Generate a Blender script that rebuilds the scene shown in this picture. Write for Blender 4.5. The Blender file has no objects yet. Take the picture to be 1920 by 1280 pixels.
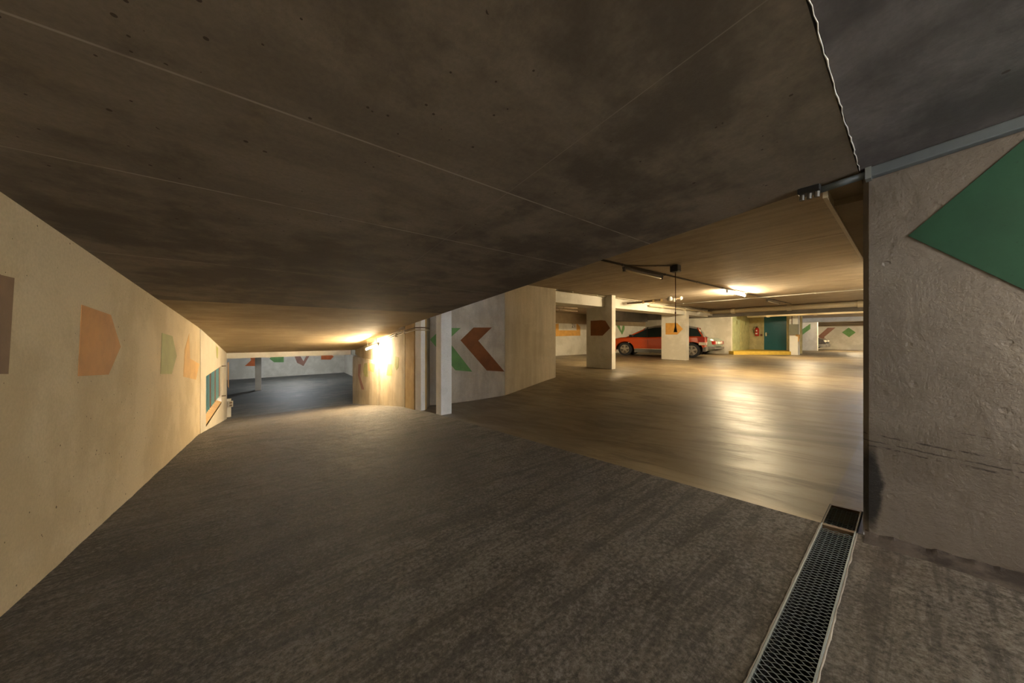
import bpy, bmesh, math, random
from mathutils import Vector, Matrix, noise
random.seed(7)
C = bpy.context.scene
col = C.collection
# ---------------------------------------------------------------- camera, world, exposure
# World axes: +Y runs down the ramp, +X runs across it to the parking hall, z = 0 is eye level.
F = 587.0
cd = bpy.data.cameras.new('camera'); cam = bpy.data.objects.new('camera', cd); col.objects.link(cam)
cd.sensor_width = 36.0; cd.lens = F * 36.0 / 1920.0
cd.shift_y = -9.0 / 1920.0
cd.clip_start = 0.02; cd.clip_end = 200
YAW = math.atan2(0.6193, 0.7852)
cam.location = (0, 0, 0); cam.rotation_euler = (math.pi/2, 0, -YAW)
C.camera = cam
C.view_settings.view_transform = 'Standard'; C.view_settings.look = 'None'
C.view_settings.gamma = 1.0; C.view_settings.use_curve_mapping = False
C.view_settings.exposure = 2.2
w = bpy.data.worlds.new('world'); C.world = w; w.use_nodes = True
w.node_tree.nodes['Background'].inputs[0].default_value = (0.84, 0.90, 1.0, 1)
w.node_tree.nodes['Background'].inputs[1].default_value = 4.6
LAMP_MAIN = 330.0; LAMP_HALL = 350.0; FILL_FAR = 230.0; FILL_LOW = 110.0; LAMP_REAR = 125.0  # far and low strengths are for unseen lamps added to brighten
WARM = (1.0, 0.80, 0.50); COOL = (0.90, 0.95, 1.0); NEUT = (1.0, 0.86, 0.66)

# ---------------------------------------------------------------- measuring helpers
def zf(a):                       # ramp floor height
    return -0.973 - 0.0909*a if a < 7.4 else -1.6457 - 0.152*(a-7.4)
def zc(a):                       # ramp ceiling height
    return 0.83 - 0.0909*a if a < 7.4 else 0.1573 - 0.130*(a-7.4)
RB, AB = 0.7852, 0.6193
def on_x(px, py, b):             # photo pixel -> point on wall plane X = b
    u = (px-960)/F; d = b/(RB*u+AB); return (b, d*(-AB*u+RB), (631-py)/F*d)
def on_y(px, py, a):             # photo pixel -> point on wall plane Y = a
    u = (px-960)/F; d = a/(-AB*u+RB); return (d*(RB*u+AB), a, (631-py)/F*d)

# ---------------------------------------------------------------- materials
def nm(name):
    m = bpy.data.materials.new(name); m.use_nodes = True
    nt = m.node_tree; return m, nt, nt.nodes['Principled BSDF']
def lk(nt, a, b): nt.links.new(a, b)
def math_(nt, op, a, b=None, c=None, clamp=False):
    n = nt.nodes.new('ShaderNodeMath'); n.operation = op; n.use_clamp = clamp
    for i, v in enumerate((a, b, c)):
        if v is None: continue
        if isinstance(v, (int, float)): n.inputs[i].default_value = v
        else: lk(nt, v, n.inputs[i])
    return n.outputs[0]
def mix(nt, fac, a, b, mode='MIX'):
    n = nt.nodes.new('ShaderNodeMix'); n.data_type = 'RGBA'; n.blend_type = mode
    for s, v in ((n.inputs[0], fac), (n.inputs[6], a), (n.inputs[7], b)):
        if isinstance(v, (int, float)): s.default_value = v
        elif isinstance(v, tuple): s.default_value = (*v[:3], 1)
        else: lk(nt, v, s)
    return n.outputs[2]
def noise_(nt, vec, scale, detail=4, rough=0.55, dist=0.0):
    n = nt.nodes.new('ShaderNodeTexNoise'); n.inputs['Scale'].default_value = scale
    n.inputs['Detail'].default_value = detail; n.inputs['Roughness'].default_value = rough
    n.inputs['Distortion'].default_value = dist
    if vec is not None: lk(nt, vec, n.inputs['Vector'])
    return n.outputs['Fac']
def ramp(nt, v, lo, hi, inv=False):
    n = nt.nodes.new('ShaderNodeMapRange'); n.interpolation_type = 'SMOOTHSTEP'
    lk(nt, v, n.inputs[0]); n.inputs[1].default_value = lo; n.inputs[2].default_value = hi
    n.inputs[3].default_value = 1.0 if inv else 0.0; n.inputs[4].default_value = 0.0 if inv else 1.0
    return n.outputs[0]
def pos(nt):
    return nt.nodes.new('ShaderNodeNewGeometry').outputs['Position']
def scaled(nt, vec, s):
    n = nt.nodes.new('ShaderNodeVectorMath'); n.operation = 'MULTIPLY'
    lk(nt, vec, n.inputs[0]); n.inputs[1].default_value = s; return n.outputs[0]
def sep(nt, vec):
    n = nt.nodes.new('ShaderNodeSeparateXYZ'); lk(nt, vec, n.inputs[0]); return n.outputs
def bumps(nt, bs, layers):       # layers: (height socket, strength, distance)
    prev = None
    for h, s, d in layers:
        n = nt.nodes.new('ShaderNodeBump'); n.inputs['Strength'].default_value = s
        n.inputs['Distance'].default_value = d; lk(nt, h, n.inputs['Height'])
        if prev is not None: lk(nt, prev, n.inputs['Normal'])
        prev = n.outputs[0]
    lk(nt, prev, bs.inputs['Normal'])
def lines(nt, coord, values, width):
    out = None
    for v in values:
        d = math_(nt, 'ABSOLUTE', math_(nt, 'SUBTRACT', coord, v))
        m = ramp(nt, d, width*0.3, width, inv=True)
        out = m if out is None else math_(nt, 'MAXIMUM', out, m)
    return out

def flat(name, c, rough=0.6, metal=0.0, emit=None, strength=0, coat=0, trans=0, alpha=None):
    m, nt, bs = nm(name)
    p = pos(nt)
    f = noise_(nt, p, 25, 3)
    base = mix(nt, f, tuple(x*0.86 for x in c), tuple(min(1, x*1.10) for x in c))
    lk(nt, base, bs.inputs['Base Color'])
    bs.inputs['Roughness'].default_value = rough; bs.inputs['Metallic'].default_value = metal
    if coat: bs.inputs['Coat Weight'].default_value = coat
    if trans: bs.inputs['Transmission Weight'].default_value = trans
    if emit:
        bs.inputs['Emission Color'].default_value = (*emit, 1); bs.inputs['Emission Strength'].default_value = strength
    return m

def concrete(name, c1, c2, rough=0.8, stain=(0.35, 0.8), pits=0.0, pit_scale=9, bump=0.25, joints=None, streak=None,
             joint_col=(0.05, 0.035, 0.02), joint_w=0.008, spec=0.4):
    m, nt, bs = nm(name); p = pos(nt)
    big = noise_(nt, p, stain[0], 5, 0.6, 0.4)
    med = noise_(nt, p, stain[1]*3, 6, 0.65)
    fine = noise_(nt, p, 60, 4, 0.7)
    t = math_(nt, 'ADD', math_(nt, 'MULTIPLY', big, 0.6), math_(nt, 'MULTIPLY', med, 0.4))
    c = mix(nt, ramp(nt, t, 0.42, 0.58), c1, c2)
    c = mix(nt, math_(nt, 'MULTIPLY', ramp(nt, fine, 0.3, 0.75), 0.22), c, tuple(x*0.45 for x in c1))
    lay = [(med, bump*0.5, 0.02), (fine, bump, 0.004)]
    if streak:
        st = noise_(nt, scaled(nt, p, streak), 1.0, 5, 0.65)
        c = mix(nt, math_(nt, 'MULTIPLY', ramp(nt, st, 0.35, 0.7), 0.38), c, tuple(x*0.5 for x in c1))
        lay.append((st, bump*0.5, 0.006))
    if pits:
        v = nt.nodes.new('ShaderNodeTexVoronoi'); v.inputs['Scale'].default_value = pit_scale
        v.inputs['Randomness'].default_value = 1.0
        lk(nt, p, v.inputs['Vector'])
        gate = math_(nt, 'GREATER_THAN', math_(nt, 'MULTIPLY', noise_(nt, p, 1.6, 3), noise_(nt, p, 16, 1)), 0.255)
        sz = math_(nt, 'MULTIPLY', noise_(nt, p, 7, 2), 0.31)
        pit = math_(nt, 'MULTIPLY', math_(nt, 'LESS_THAN', v.outputs['Distance'], math_(nt, 'SUBTRACT', sz, 0.07)), gate)
        c = mix(nt, math_(nt, 'MULTIPLY', pit, pits), c, (0.05, 0.03, 0.015))
        lay.append((pit, -0.6, 0.006))
    if joints:
        s = sep(nt, p)
        for axis, vals, wd, jc in joints:
            ln = lines(nt, s[axis], vals, wd)
            ln = math_(nt, 'MULTIPLY', ln, ramp(nt, noise_(nt, p, 5, 3), 0.25, 0.55))
            c = mix(nt, math_(nt, 'MULTIPLY', ln, 0.8), c, jc)
    lk(nt, c, bs.inputs['Base Color'])
    bs.inputs['Roughness'].default_value = rough
    bs.inputs['Specular IOR Level'].default_value = spec
    bumps(nt, bs, lay)
    return m

def ramp_floor_mat():
    m, nt, bs = nm('ramp_concrete'); p = pos(nt)
    rot = nt.nodes.new('ShaderNodeMapping'); rot.inputs['Rotation'].default_value = (0, 0, math.radians(14))
    rot.inputs['Scale'].default_value = (1.4, 16, 1); lk(nt, p, rot.inputs['Vector'])
    big = noise_(nt, p, 0.55, 5, 0.6, 0.8)
    med = noise_(nt, p, 5, 8, 0.72, 0.3)
    fine = noise_(nt, p, 55, 8, 0.8)
    grit = noise_(nt, p, 170, 4, 0.8)
    st = noise_(nt, rot.outputs[0], 1.0, 6, 0.7, 0.6)
    c = mix(nt, ramp(nt, big, 0.35, 0.65), (0.155, 0.13, 0.103), (0.27, 0.23, 0.185))
    c = mix(nt, math_(nt, 'MULTIPLY', ramp(nt, med, 0.42, 0.54, True), 0.6), c, (0.095, 0.076, 0.058))
    c = mix(nt, math_(nt, 'MULTIPLY', ramp(nt, fine, 0.50, 0.60), 0.6), c, (0.42, 0.385, 0.34))
    c = mix(nt, math_(nt, 'MULTIPLY', ramp(nt, fine, 0.40, 0.49, True), 0.75), c, (0.035, 0.028, 0.022))
    c = mix(nt, math_(nt, 'MULTIPLY', ramp(nt, st, 0.40, 0.52, True), 0.55), c, (0.05, 0.038, 0.03))
    c = mix(nt, math_(nt, 'MULTIPLY', ramp(nt, noise_(nt, p, 1.6, 3), 0.55, 0.75), 0.3), c, (0.16, 0.10, 0.055))
    lk(nt, c, bs.inputs['Base Color'])
    bs.inputs['Roughness'].default_value = 0.62
    bumps(nt, bs, [(med, 1.0, 0.06), (st, 0.8, 0.03), (fine, 1.0, 0.03), (grit, 0.8, 0.008)])
    return m

def hall_floor_mat():
    m, nt, bs = nm('hall_floor_concrete'); p = pos(nt)
    big = noise_(nt, p, 0.6, 5, 0.6, 0.6)
    sc = scaled(nt, p, (3.0, 0.6, 1)); st = noise_(nt, sc, 1.6, 6, 0.7, 0.7)
    fine = noise_(nt, p, 24, 6, 0.7)
    c = mix(nt, ramp(nt, big, 0.38, 0.62), (0.13, 0.095, 0.052), (0.25, 0.19, 0.105))
    c = mix(nt, math_(nt, 'MULTIPLY', ramp(nt, st, 0.46, 0.62), 0.6), c, (0.085, 0.056, 0.028))
    c = mix(nt, math_(nt, 'MULTIPLY', ramp(nt, fine, 0.6, 0.8), 0.4), c, (0.10, 0.07, 0.04))
    s = sep(nt, p)
    rough_zone = ramp(nt, s[0], 2.6, 5.5, True)
    c = mix(nt, math_(nt, 'MULTIPLY', math_(nt, 'MULTIPLY', rough_zone, ramp(nt, s[1], 1.5, 4.5)), 0.75), c, (0.14, 0.115, 0.09))
    lk(nt, c, bs.inputs['Base Color'])
    r = math_(nt, 'ADD', math_(nt, 'MULTIPLY', st, 0.45), 0.22)
    lk(nt, r, bs.inputs['Roughness'])
    bumps(nt, bs, [(st, 0.25, 0.01), (fine, 0.35, 0.003)])
    return m

def wall_right_mat():
    m, nt, bs = nm('scuffed_grey_plaster'); p = pos(nt); s = sep(nt, p)
    big = noise_(nt, p, 1.3, 5, 0.6, 0.5); med = noise_(nt, p, 6, 8, 0.7, 0.4); fine = noise_(nt, p, 45, 5, 0.7)
    c = mix(nt, ramp(nt, big, 0.3, 0.7), (0.125, 0.105, 0.082), (0.225, 0.198, 0.165))
    c = mix(nt, math_(nt, 'MULTIPLY', ramp(nt, med, 0.5, 0.7), 0.30), c, (0.16, 0.13, 0.10))
    # browner tone towards the foot of the wall, and scrape lines left by bumpers
    low = ramp(nt, math_(nt, 'ADD', s[2], math_(nt, 'MULTIPLY', big, 0.5)), -0.75, -0.10, True)
    c = mix(nt, math_(nt, 'MULTIPLY', low, 0.45), c, (0.15, 0.115, 0.085))
    for z0, wd, lim, amt in ((-0.478, 0.0055, 0.50, 0.9), (-0.512, 0.004, 0.46, 0.85), (-0.535, 0.006, 0.52, 0.95), (-0.40, 0.003, 0.60, 0.6), (-0.17, 0.003, 0.58, .5)):
        zz = math_(nt, 'ADD', math_(nt, 'ADD', s[2], math_(nt, 'MULTIPLY', s[1], -0.055)), math_(nt, 'MULTIPLY', noise_(nt, p, 9, 3), 0.012))
        ln = ramp(nt, math_(nt, 'ABSOLUTE', math_(nt, 'SUBTRACT', zz, z0)), wd*0.3, wd, True)
        br = ramp(nt, noise_(nt, scaled(nt, p, (1, 12, 45)), 1, 4, 0.8), lim-0.06, lim+0.04)
        c = mix(nt, math_(nt, 'MULTIPLY', math_(nt, 'MULTIPLY', ln, br), amt), c, (0.03, 0.022, 0.018))
    # black rubber stain at the wall end
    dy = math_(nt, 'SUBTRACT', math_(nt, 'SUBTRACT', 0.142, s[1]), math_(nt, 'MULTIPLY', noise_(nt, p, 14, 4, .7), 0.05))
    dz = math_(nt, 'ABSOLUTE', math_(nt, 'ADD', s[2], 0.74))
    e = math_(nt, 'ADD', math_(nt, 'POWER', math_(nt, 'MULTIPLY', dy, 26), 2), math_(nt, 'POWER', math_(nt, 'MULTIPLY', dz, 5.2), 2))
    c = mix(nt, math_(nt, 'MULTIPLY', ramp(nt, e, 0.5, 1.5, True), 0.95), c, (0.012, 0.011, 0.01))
    lk(nt, c, bs.inputs['Base Color']); bs.inputs['Roughness'].default_value = 0.68
    v = nt.nodes.new('ShaderNodeTexVoronoi'); v.inputs['Scale'].default_value = 7; lk(nt, p, v.inputs['Vector'])
    chip = ramp(nt, v.outputs['Distance'], 0.05, 0.11, True)
    bumps(nt, bs, [(med, 0.45, 0.018), (fine, 0.7, 0.005), (chip, 0.4, -0.005)])
    return m

def paint(name, c, rough=0.75):
    m, nt, bs = nm(name); p = pos(nt)
    a = noise_(nt, p, 4, 6, 0.65); b = noise_(nt, p, 50, 4, 0.7)
    k = mix(nt, ramp(nt, a, 0.3, 0.7), tuple(x*0.82 for x in c), tuple(min(1, x*1.08) for x in c))
    k = mix(nt, math_(nt, 'MULTIPLY', ramp(nt, b, 0.62, 0.75), 0.5), k, tuple(x*0.35 for x in c))
    lk(nt, k, bs.inputs['Base Color']); bs.inputs['Roughness'].default_value = rough
    bumps(nt, bs, [(a, 0.3, 0.01), (b, 0.3, 0.003)])
    return m

M = {}
WL = (0.95, 0.90, 0.82)
M['ramp_floor'] = ramp_floor_mat()
M['hall_floor'] = hall_floor_mat()
M['low_floor'] = concrete('lower_floor_concrete', (0.10, 0.105, 0.10), (0.19, 0.18, 0.16), rough=0.65, streak=(2, 5, 1), bump=0.3)
CW = (0.42, 0.34, 0.24); CW2 = (0.54, 0.45, 0.33)
M['ramp_ceiling'] = concrete('ramp_ceiling_concrete', (0.125, 0.096, 0.066), (0.25, 0.197, 0.138), pits=0.9, pit_scale=19, bump=0.35, streak=(1.2, 4, 3), stain=(0.8, 1.3),
    joints=[(1, (1.24, 1.93, 3.2), 0.006, (0.42, 0.36, 0.28)), (1, (4.85, 7.3), 0.012, (0.10, 0.07, 0.04)), (0, (0.95,), 0.003, (0.27, 0.22, 0.17))])
M['lit_ceiling'] = concrete('board_marked_concrete_lamplit', (0.33, 0.245, 0.135), (0.46, 0.355, 0.21), bump=0.2, streak=(1.0, 6, 3), stain=(0.6, 0.8), joints=[(1, (7.3,), 0.02, (0.08, 0.055, 0.03))])  # lighter tan beyond the seam; the corridor lamplight is painted into the colour
M['entry_ceiling'] = concrete('entry_ceiling_concrete', (0.13, 0.115, 0.112), (0.24, 0.215, 0.21), pits=0.7, pit_scale=12, bump=0.35, streak=(3, 10, 3), stain=(1.2, 1.2))
M['hall_ceiling'] = concrete('hall_ceiling_concrete', CW, CW2, bump=0.2, streak=(9, 0.8, 4),
    joints=[(0, (3.2, 5.6, 7.97, 10.3, 12.7, 15.0, 19, 22, 25, 28), 0.014, (0.05, 0.03, 0.015))])
M['left_wall'] = concrete('left_wall_paint', (0.54, 0.43, 0.265), (0.66, 0.545, 0.36), pits=0.85, pit_scale=21, bump=0.25, stain=(0.9, 0.8), rough=0.85)
M['left_wall_pale'] = concrete('left_wall_pale_paint', (0.50, 0.45, 0.35), (0.58, 0.53, 0.43), bump=0.15, rough=0.85)
M['right_wall'] = wall_right_mat()
M['k_wall'] = concrete('ramp_side_wall_paint', (0.58, 0.50, 0.38), (0.74, 0.67, 0.54), bump=0.25, stain=(1.0, 0.7), streak=(4, 4, 0.8))
M['k_wall_tan'] = concrete('ramp_corner_wall_paint', (0.47, 0.39, 0.27), (0.55, 0.46, 0.33), bump=0.2, stain=(0.6, 0.6), streak=(6, 6, 0.5))
M['corridor_wall'] = concrete('corridor_wall_paint', (0.48, 0.39, 0.26), (0.60, 0.52, 0.38), bump=0.2, stain=(1.2, 0.8), streak=(5, 5, 0.7))
M['white'] = concrete('white_wall_paint', (0.62, 0.58, 0.48), (0.76, 0.72, 0.62), bump=0.15, stain=(0.8, 0.8))
M['white_cool'] = concrete('white_post_paint', (0.72, 0.72, 0.68), (0.84, 0.84, 0.80), bump=0.2, pits=0.5, pit_scale=18)
M['brown_band'] = concrete('brown_concrete', (0.26, 0.19, 0.11), (0.33, 0.25, 0.15), bump=0.2)  # plain brown tone of the upper wall bands and the soffit
M['ochre'] = concrete('ochre_stained_paint', (0.45, 0.30, 0.12), (0.60, 0.43, 0.2), bump=0.2, streak=(3, 3, 1))
M['grey_conc'] = concrete('grey_concrete', (0.20, 0.18, 0.15), (0.30, 0.27, 0.23), bump=0.25)
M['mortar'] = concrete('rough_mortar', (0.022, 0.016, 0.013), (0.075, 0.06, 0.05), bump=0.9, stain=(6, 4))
M['green_yellow'] = paint('pale_green_yellow_paint', (0.58, 0.56, 0.27))
M['green_panel'] = paint('pale_green_panel_paint', (0.52, 0.56, 0.30))
M['yellow_wall'] = paint('pale_yellow_paint', (0.60, 0.54, 0.30))
M['yellow_kerb'] = paint('yellow_kerb_paint', (0.62, 0.42, 0.06))
M['teal'] = flat('teal_door_lacquer', (0.006, 0.12, 0.16), 0.28)
M['teal_metal'] = flat('blue_green_grille_paint', (0.20, 0.42, 0.42), 0.4, 0.3)
M['p_brown'] = paint('brown_wall_paint', (0.19, 0.105, 0.055))
M['p_orange'] = paint('orange_wall_paint', (0.50, 0.215, 0.05))
M['p_green'] = paint('green_wall_paint', (0.16, 0.33, 0.10))
M['p_sage'] = paint('sage_green_wall_paint', (0.33, 0.33, 0.12))
M['p_peach'] = paint('peach_wall_paint', (0.60, 0.36, 0.13))
M['p_dkgreen'] = paint('dark_green_wall_paint', (0.014, 0.075, 0.036))
M['p_amber'] = paint('amber_wall_paint', (0.66, 0.34, 0.07))
M['p_red'] = paint('orange_red_wall_paint', (0.62, 0.15, 0.04))
M['p_rust'] = paint('rust_brown_wall_paint', (0.25, 0.085, 0.018))
M['p_mauve'] = paint('mauve_brown_wall_paint', (0.34, 0.17, 0.12))
M['steel'] = flat('galvanised_steel', (0.34, 0.38, 0.38), 0.45, 0.5)
M['steel_dark'] = flat('dirty_steel', (0.16, 0.15, 0.13), 0.5, 0.4)
M['duct'] = flat('blue_grey_duct_paint', (0.16, 0.19, 0.21), 0.5, 0.2)
M['black'] = flat('black_plastic', (0.012, 0.012, 0.012), 0.45)
M['void'] = flat('drain_black', (0.008, 0.008, 0.008), 0.9)  # flat near-black tone of the channel under the grating
M['conduit'] = flat('cream_plastic_conduit', (0.50, 0.43, 0.30), 0.5)
M['pipe_cream'] = flat('cream_painted_pipe', (0.62, 0.52, 0.34), 0.45)
M['pvc'] = flat('white_plastic', (0.42, 0.40, 0.35), 0.7)
M['brown_pipe'] = flat('brown_rusty_pipe', (0.13, 0.085, 0.045), 0.5)
M['cord'] = flat('red_brown_cord', (0.10, 0.02, 0.01), 0.5)
M['fix'] = flat('grey_fixture_enamel', (0.30, 0.27, 0.22), 0.4)
M['fix_dark'] = flat('dark_fixture_enamel', (0.10, 0.08, 0.06), 0.5)
M['tube_off'] = flat('unlit_glass_tube', (0.9, 0.8, 0.6), 0.25)
M['red'] = flat('red_extinguisher_paint', (0.55, 0.035, 0.02), 0.3)
M['label_white'] = flat('white_label', (0.8, 0.78, 0.72), 0.5)
M['chrome'] = flat('chrome', (0.75, 0.73, 0.70), 0.15, 1.0)
M['rubber'] = flat('tyre_rubber', (0.02, 0.02, 0.022), 0.7)
M['glass'] = flat('car_window_glass', (0.02, 0.035, 0.035), 0.08)
M['car_red'] = flat('orange_red_car_paint', (0.62, 0.072, 0.004), 0.35, 0.0, coat=0.3)
M['car_roof'] = flat('silver_roof_paint', (0.50, 0.49, 0.45), 0.3, 0.3, coat=0.5)
M['car_clad'] = flat('grey_bumper_plastic', (0.16, 0.15, 0.135), 0.5)
M['car_green'] = flat('grey_green_car_paint', (0.24, 0.30, 0.24), 0.28, 0.35, coat=0.6)
M['car_dark'] = flat('dark_brown_car_paint', (0.045, 0.035, 0.03), 0.22, 0.4, coat=0.8)
M['tail'] = flat('red_tail_lens', (0.45, 0.03, 0.02), 0.2, coat=0.8)
M['lens'] = flat('clear_lens', (0.80, 0.76, 0.66), 0.15, coat=0.8)
M['meter'] = flat('grey_green_box_enamel', (0.17, 0.17, 0.12), 0.45)
M['interior'] = flat('cream_interior_cloth', (0.5, 0.47, 0.4), 0.8)

def tubemat(name, c, s):
    m, nt, bs = nm(name)
    bs.inputs['Base Color'].default_value = (1, 0.95, 0.85, 1)
    bs.inputs['Emission Color'].default_value = (*c, 1); bs.inputs['Emission Strength'].default_value = s
    return m

# ---------------------------------------------------------------- mesh helpers
class MB:
    def __init__(s): s.v = []; s.f = []; s.m = []; s.mats = []
    def mi(s, mat):
        if mat not in s.mats: s.mats.append(mat)
        return s.mats.index(mat)
    def add(s, vs, fs, mat=0):
        o = len(s.v); s.v += [tuple(p) for p in vs]
        for f in fs: s.f.append([i+o for i in f]); s.m.append(mat)
    def hexa(s, p, mat=0):       # p: 4 bottom, 4 top, counter-clockwise
        s.add(p, [(3,2,1,0),(4,5,6,7),(0,1,5,4),(1,2,6,5),(2,3,7,6),(3,0,4,7)], mat); return s
    def box(s, x0, x1, y0, y1, z0, z1, mat=0):
        return s.hexa([(x0,y0,z0),(x1,y0,z0),(x1,y1,z0),(x0,y1,z0),(x0,y0,z1),(x1,y0,z1),(x1,y1,z1),(x0,y1,z1)], mat)
    def prism(s, pts, z0, z1, mat=0):   # vertical prism over a ccw footprint; z may be callable(x, y)
        n = len(pts); g = lambda z, p: z(*p) if callable(z) else z
        vs = [(x, y, g(z0, (x, y))) for x, y in pts] + [(x, y, g(z1, (x, y))) for x, y in pts]
        s.add(vs, [tuple(range(n-1, -1, -1)), tuple(range(n, 2*n))] + [(i, (i+1) % n, n+(i+1) % n, n+i) for i in range(n)], mat); return s
    def ext(s, pts, d, mat=0):          # planar polygon thickened by vector d
        n = len(pts); d = Vector(d); vs = [tuple(p) for p in pts] + [tuple(Vector(p)+d) for p in pts]
        s.add(vs, [tuple(range(n-1, -1, -1)), tuple(range(n, 2*n))] + [(i, (i+1) % n, n+(i+1) % n, n+i) for i in range(n)], mat); return s
    def tube(s, pts, r, n=8, mat=0, cap=True):
        pts = [Vector(p) for p in pts]; rings = []
        o = len(s.v)
        for i, p in enumerate(pts):
            t = (pts[min(i+1, len(pts)-1)] - pts[max(i-1, 0)]).normalized()
            up = Vector((0, 0, 1)) if abs(t.z) < 0.9 else Vector((1, 0, 0))
            a = t.cross(up).normalized(); b = t.cross(a)
            rr = r[i] if isinstance(r, (list, tuple)) else r
            for k in range(n):
                q = 2*math.pi*k/n; s.v.append(tuple(p + a*math.cos(q)*rr + b*math.sin(q)*rr))
        for i in range(len(pts)-1):
            for k in range(n):
                s.f.append([o+i*n+k, o+i*n+(k+1) % n, o+(i+1)*n+(k+1) % n, o+(i+1)*n+k]); s.m.append(mat)
        if cap:
            s.f.append([o+k for k in range(n-1, -1, -1)]); s.m.append(mat)
            s.f.append([o+(len(pts)-1)*n+k for k in range(n)]); s.m.append(mat)
        return s
    def build(s, name, mats, parent=None, smooth=False, bevel=0):
        me = bpy.data.meshes.new(name); me.from_pydata(s.v, [], s.f); me.update()
        mats = mats if isinstance(mats, (list, tuple)) else [mats]
        for m in mats: me.materials.append(m)
        for p, mi in zip(me.polygons, s.m): p.material_index = mi; p.use_smooth = smooth
        bm = bmesh.new(); bm.from_mesh(me); bmesh.ops.recalc_face_normals(bm, faces=bm.faces); bm.to_mesh(me); bm.free()
        o = bpy.data.objects.new(name, me); col.objects.link(o)
        if parent: o.parent = parent
        if bevel:
            b = o.modifiers.new('bevel', 'BEVEL'); b.width = bevel; b.segments = 2; b.limit_method = 'ANGLE'
        return o
def empty(name, loc=(0, 0, 0), rz=0.0):
    o = bpy.data.objects.new(name, None); col.objects.link(o); o.location = loc; o.rotation_euler = (0, 0, rz)
    o.empty_display_size = 0.1; return o
def tag(o, label, cat, group=None, kind=None):
    o['label'] = label; o['category'] = cat
    if group: o['group'] = group
    if kind: o['kind'] = kind
    return o
def struct(o, label=None):
    o['kind'] = 'structure'
    if label: o['label'] = label
    return o
def decal(name, pts, normal, mat, parent, label=None, t=0.002):
    n = Vector(normal); o = MB().ext([Vector(p)+n*0.0005 for p in pts], n*t).build(name, mat, parent)
    if label: o['label'] = label
    return o

# ---------------------------------------------------------------- floors
def edge_x(a):                   # right edge of the rough ramp paving
    return 2.345 + max(0, min(1, (a-0.28)/5.2))*0.24
def grid(xs, ys, fz):
    mb = MB(); nx = len(xs)
    for y in ys:
        for x in xs: mb.v.append((x, y, fz(x, y)))
    for j in range(len(ys)-1):
        for i in range(nx-1):
            mb.f.append([j*nx+i, j*nx+i+1, (j+1)*nx+i+1, (j+1)*nx+i]); mb.m.append(0)
    return mb
def rough(x, y, amp):
    v = Vector((x*2.1, y*2.6, 0)); n1 = noise.noise(v); n2 = noise.noise(Vector((x*7+5, y*9, 3)))
    return amp*(n1*0.6+n2*0.4)
def lin(a, b, n): return [a+(b-a)*i/n for i in range(n+1)]
def ramp_patch(x0, y0, y1, ny, nx, name, amp=0.012):
    ys = lin(y0, y1, ny); mb = MB()
    for y in ys:
        for i in range(nx+1):
            t = i/nx; x = x0+(edge_x(y)-x0)*t if y0 >= 0.28 else x0+(2.345-x0)*t
            e = min(1, min(y-y0, y1-y)*8+0.0) if name else 1
            mb.v.append((x, y, zf(y)+rough(x, y, amp)*max(0, e)*min(1, (1-t)*20)))
    for j in range(ny):
        for i in range(nx):
            mb.f.append([j*(nx+1)+i, j*(nx+1)+i+1, (j+1)*(nx+1)+i+1, (j+1)*(nx+1)+i]); mb.m.append(0)
    return mb.build(name, M['ramp_floor'], smooth=True)
struct(ramp_patch(-0.9, 0.292, 12.3, 420, 130, 'floor'), 'rough dark concrete ramp running down past the grating')
struct(ramp_patch(-0.9, -7.0, 0.163, 150, 130, 'floor'), 'rough concrete ramp above the drainage grating')
def hz(x, y):                    # hall floor: level, dished down to meet the ramp on its left
    if y <= 0.28: return -1.0
    r = min(0, zf(y)+1.0); t = max(0, min(1, (x-3.0)/4.2)); t = 1-t*t*(3-2*t)
    e = edge_x(y)
    return -1.0 + r*t
ys = lin(0.292, 8.0, 150) + lin(8.1, 14.0, 30)
mb = MB(); NX = 150
for y in ys:
    for i in range(NX+1):
        t = (i/NX)**2.2; x = edge_x(y)+(40-edge_x(y))*t
        mb.v.append((x, y, hz(x, y)-0.002))
for j in range(len(ys)-1):
    for i in range(NX):
        mb.f.append([j*(NX+1)+i, j*(NX+1)+i+1, (j+1)*(NX+1)+i+1, (j+1)*(NX+1)+i]); mb.m.append(0)
o = mb.build('floor', M['hall_floor'], smooth=True); struct(o, 'smooth worn floor of the parking hall')
mb = MB(); mb.box(2.66, 40, 0.05, 0.292, -1.15, -1.002); mb.box(2.345, 2.66, -0.6, 0.163, -1.15, -1.002)
struct(mb.build('floor', M['hall_floor']), 'strip of hall floor along the end of the drain')
# lower level
mb = MB(); mb.box(-14, 4.6, 12.3, 23.5, -2.6, -2.39)
struct(mb.build('floor', M['low_floor']), 'dark floor of the lower parking level')

# ---------------------------------------------------------------- ceilings
def slab(x0, x1, ysl, th, name, mat, zz=zc):
    mb = MB()
    for a, b in zip(ysl[:-1], ysl[1:]):
        mb.hexa([(x0,a,zz(a)),(x1,a,zz(a)),(x1,b,zz(b)),(x0,b,zz(b)),(x0,a,zz(a)+th),(x1,a,zz(a)+th),(x1,b,zz(b)+th),(x0,b,zz(b)+th)])
    return mb.build(name, mat)
struct(slab(-1.15, 2.34, [0.155, 4.85], 0.9, 'ceiling', M['ramp_ceiling']), 'low sloping dark concrete ceiling over the ramp')
struct(slab(-1.15, 2.34, [4.85, 7.2], 0.9, 'ceiling', M['lit_ceiling']), 'tan board-marked stretch of the ramp ceiling, lightened with painted-in lamplight')
struct(slab(-1.15, 2.54, [7.2, 7.4, 12.3], 0.9, 'ceiling', M['lit_ceiling']), 'steeper end of the sloping ramp ceiling, with the same painted-in lamplight')
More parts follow.
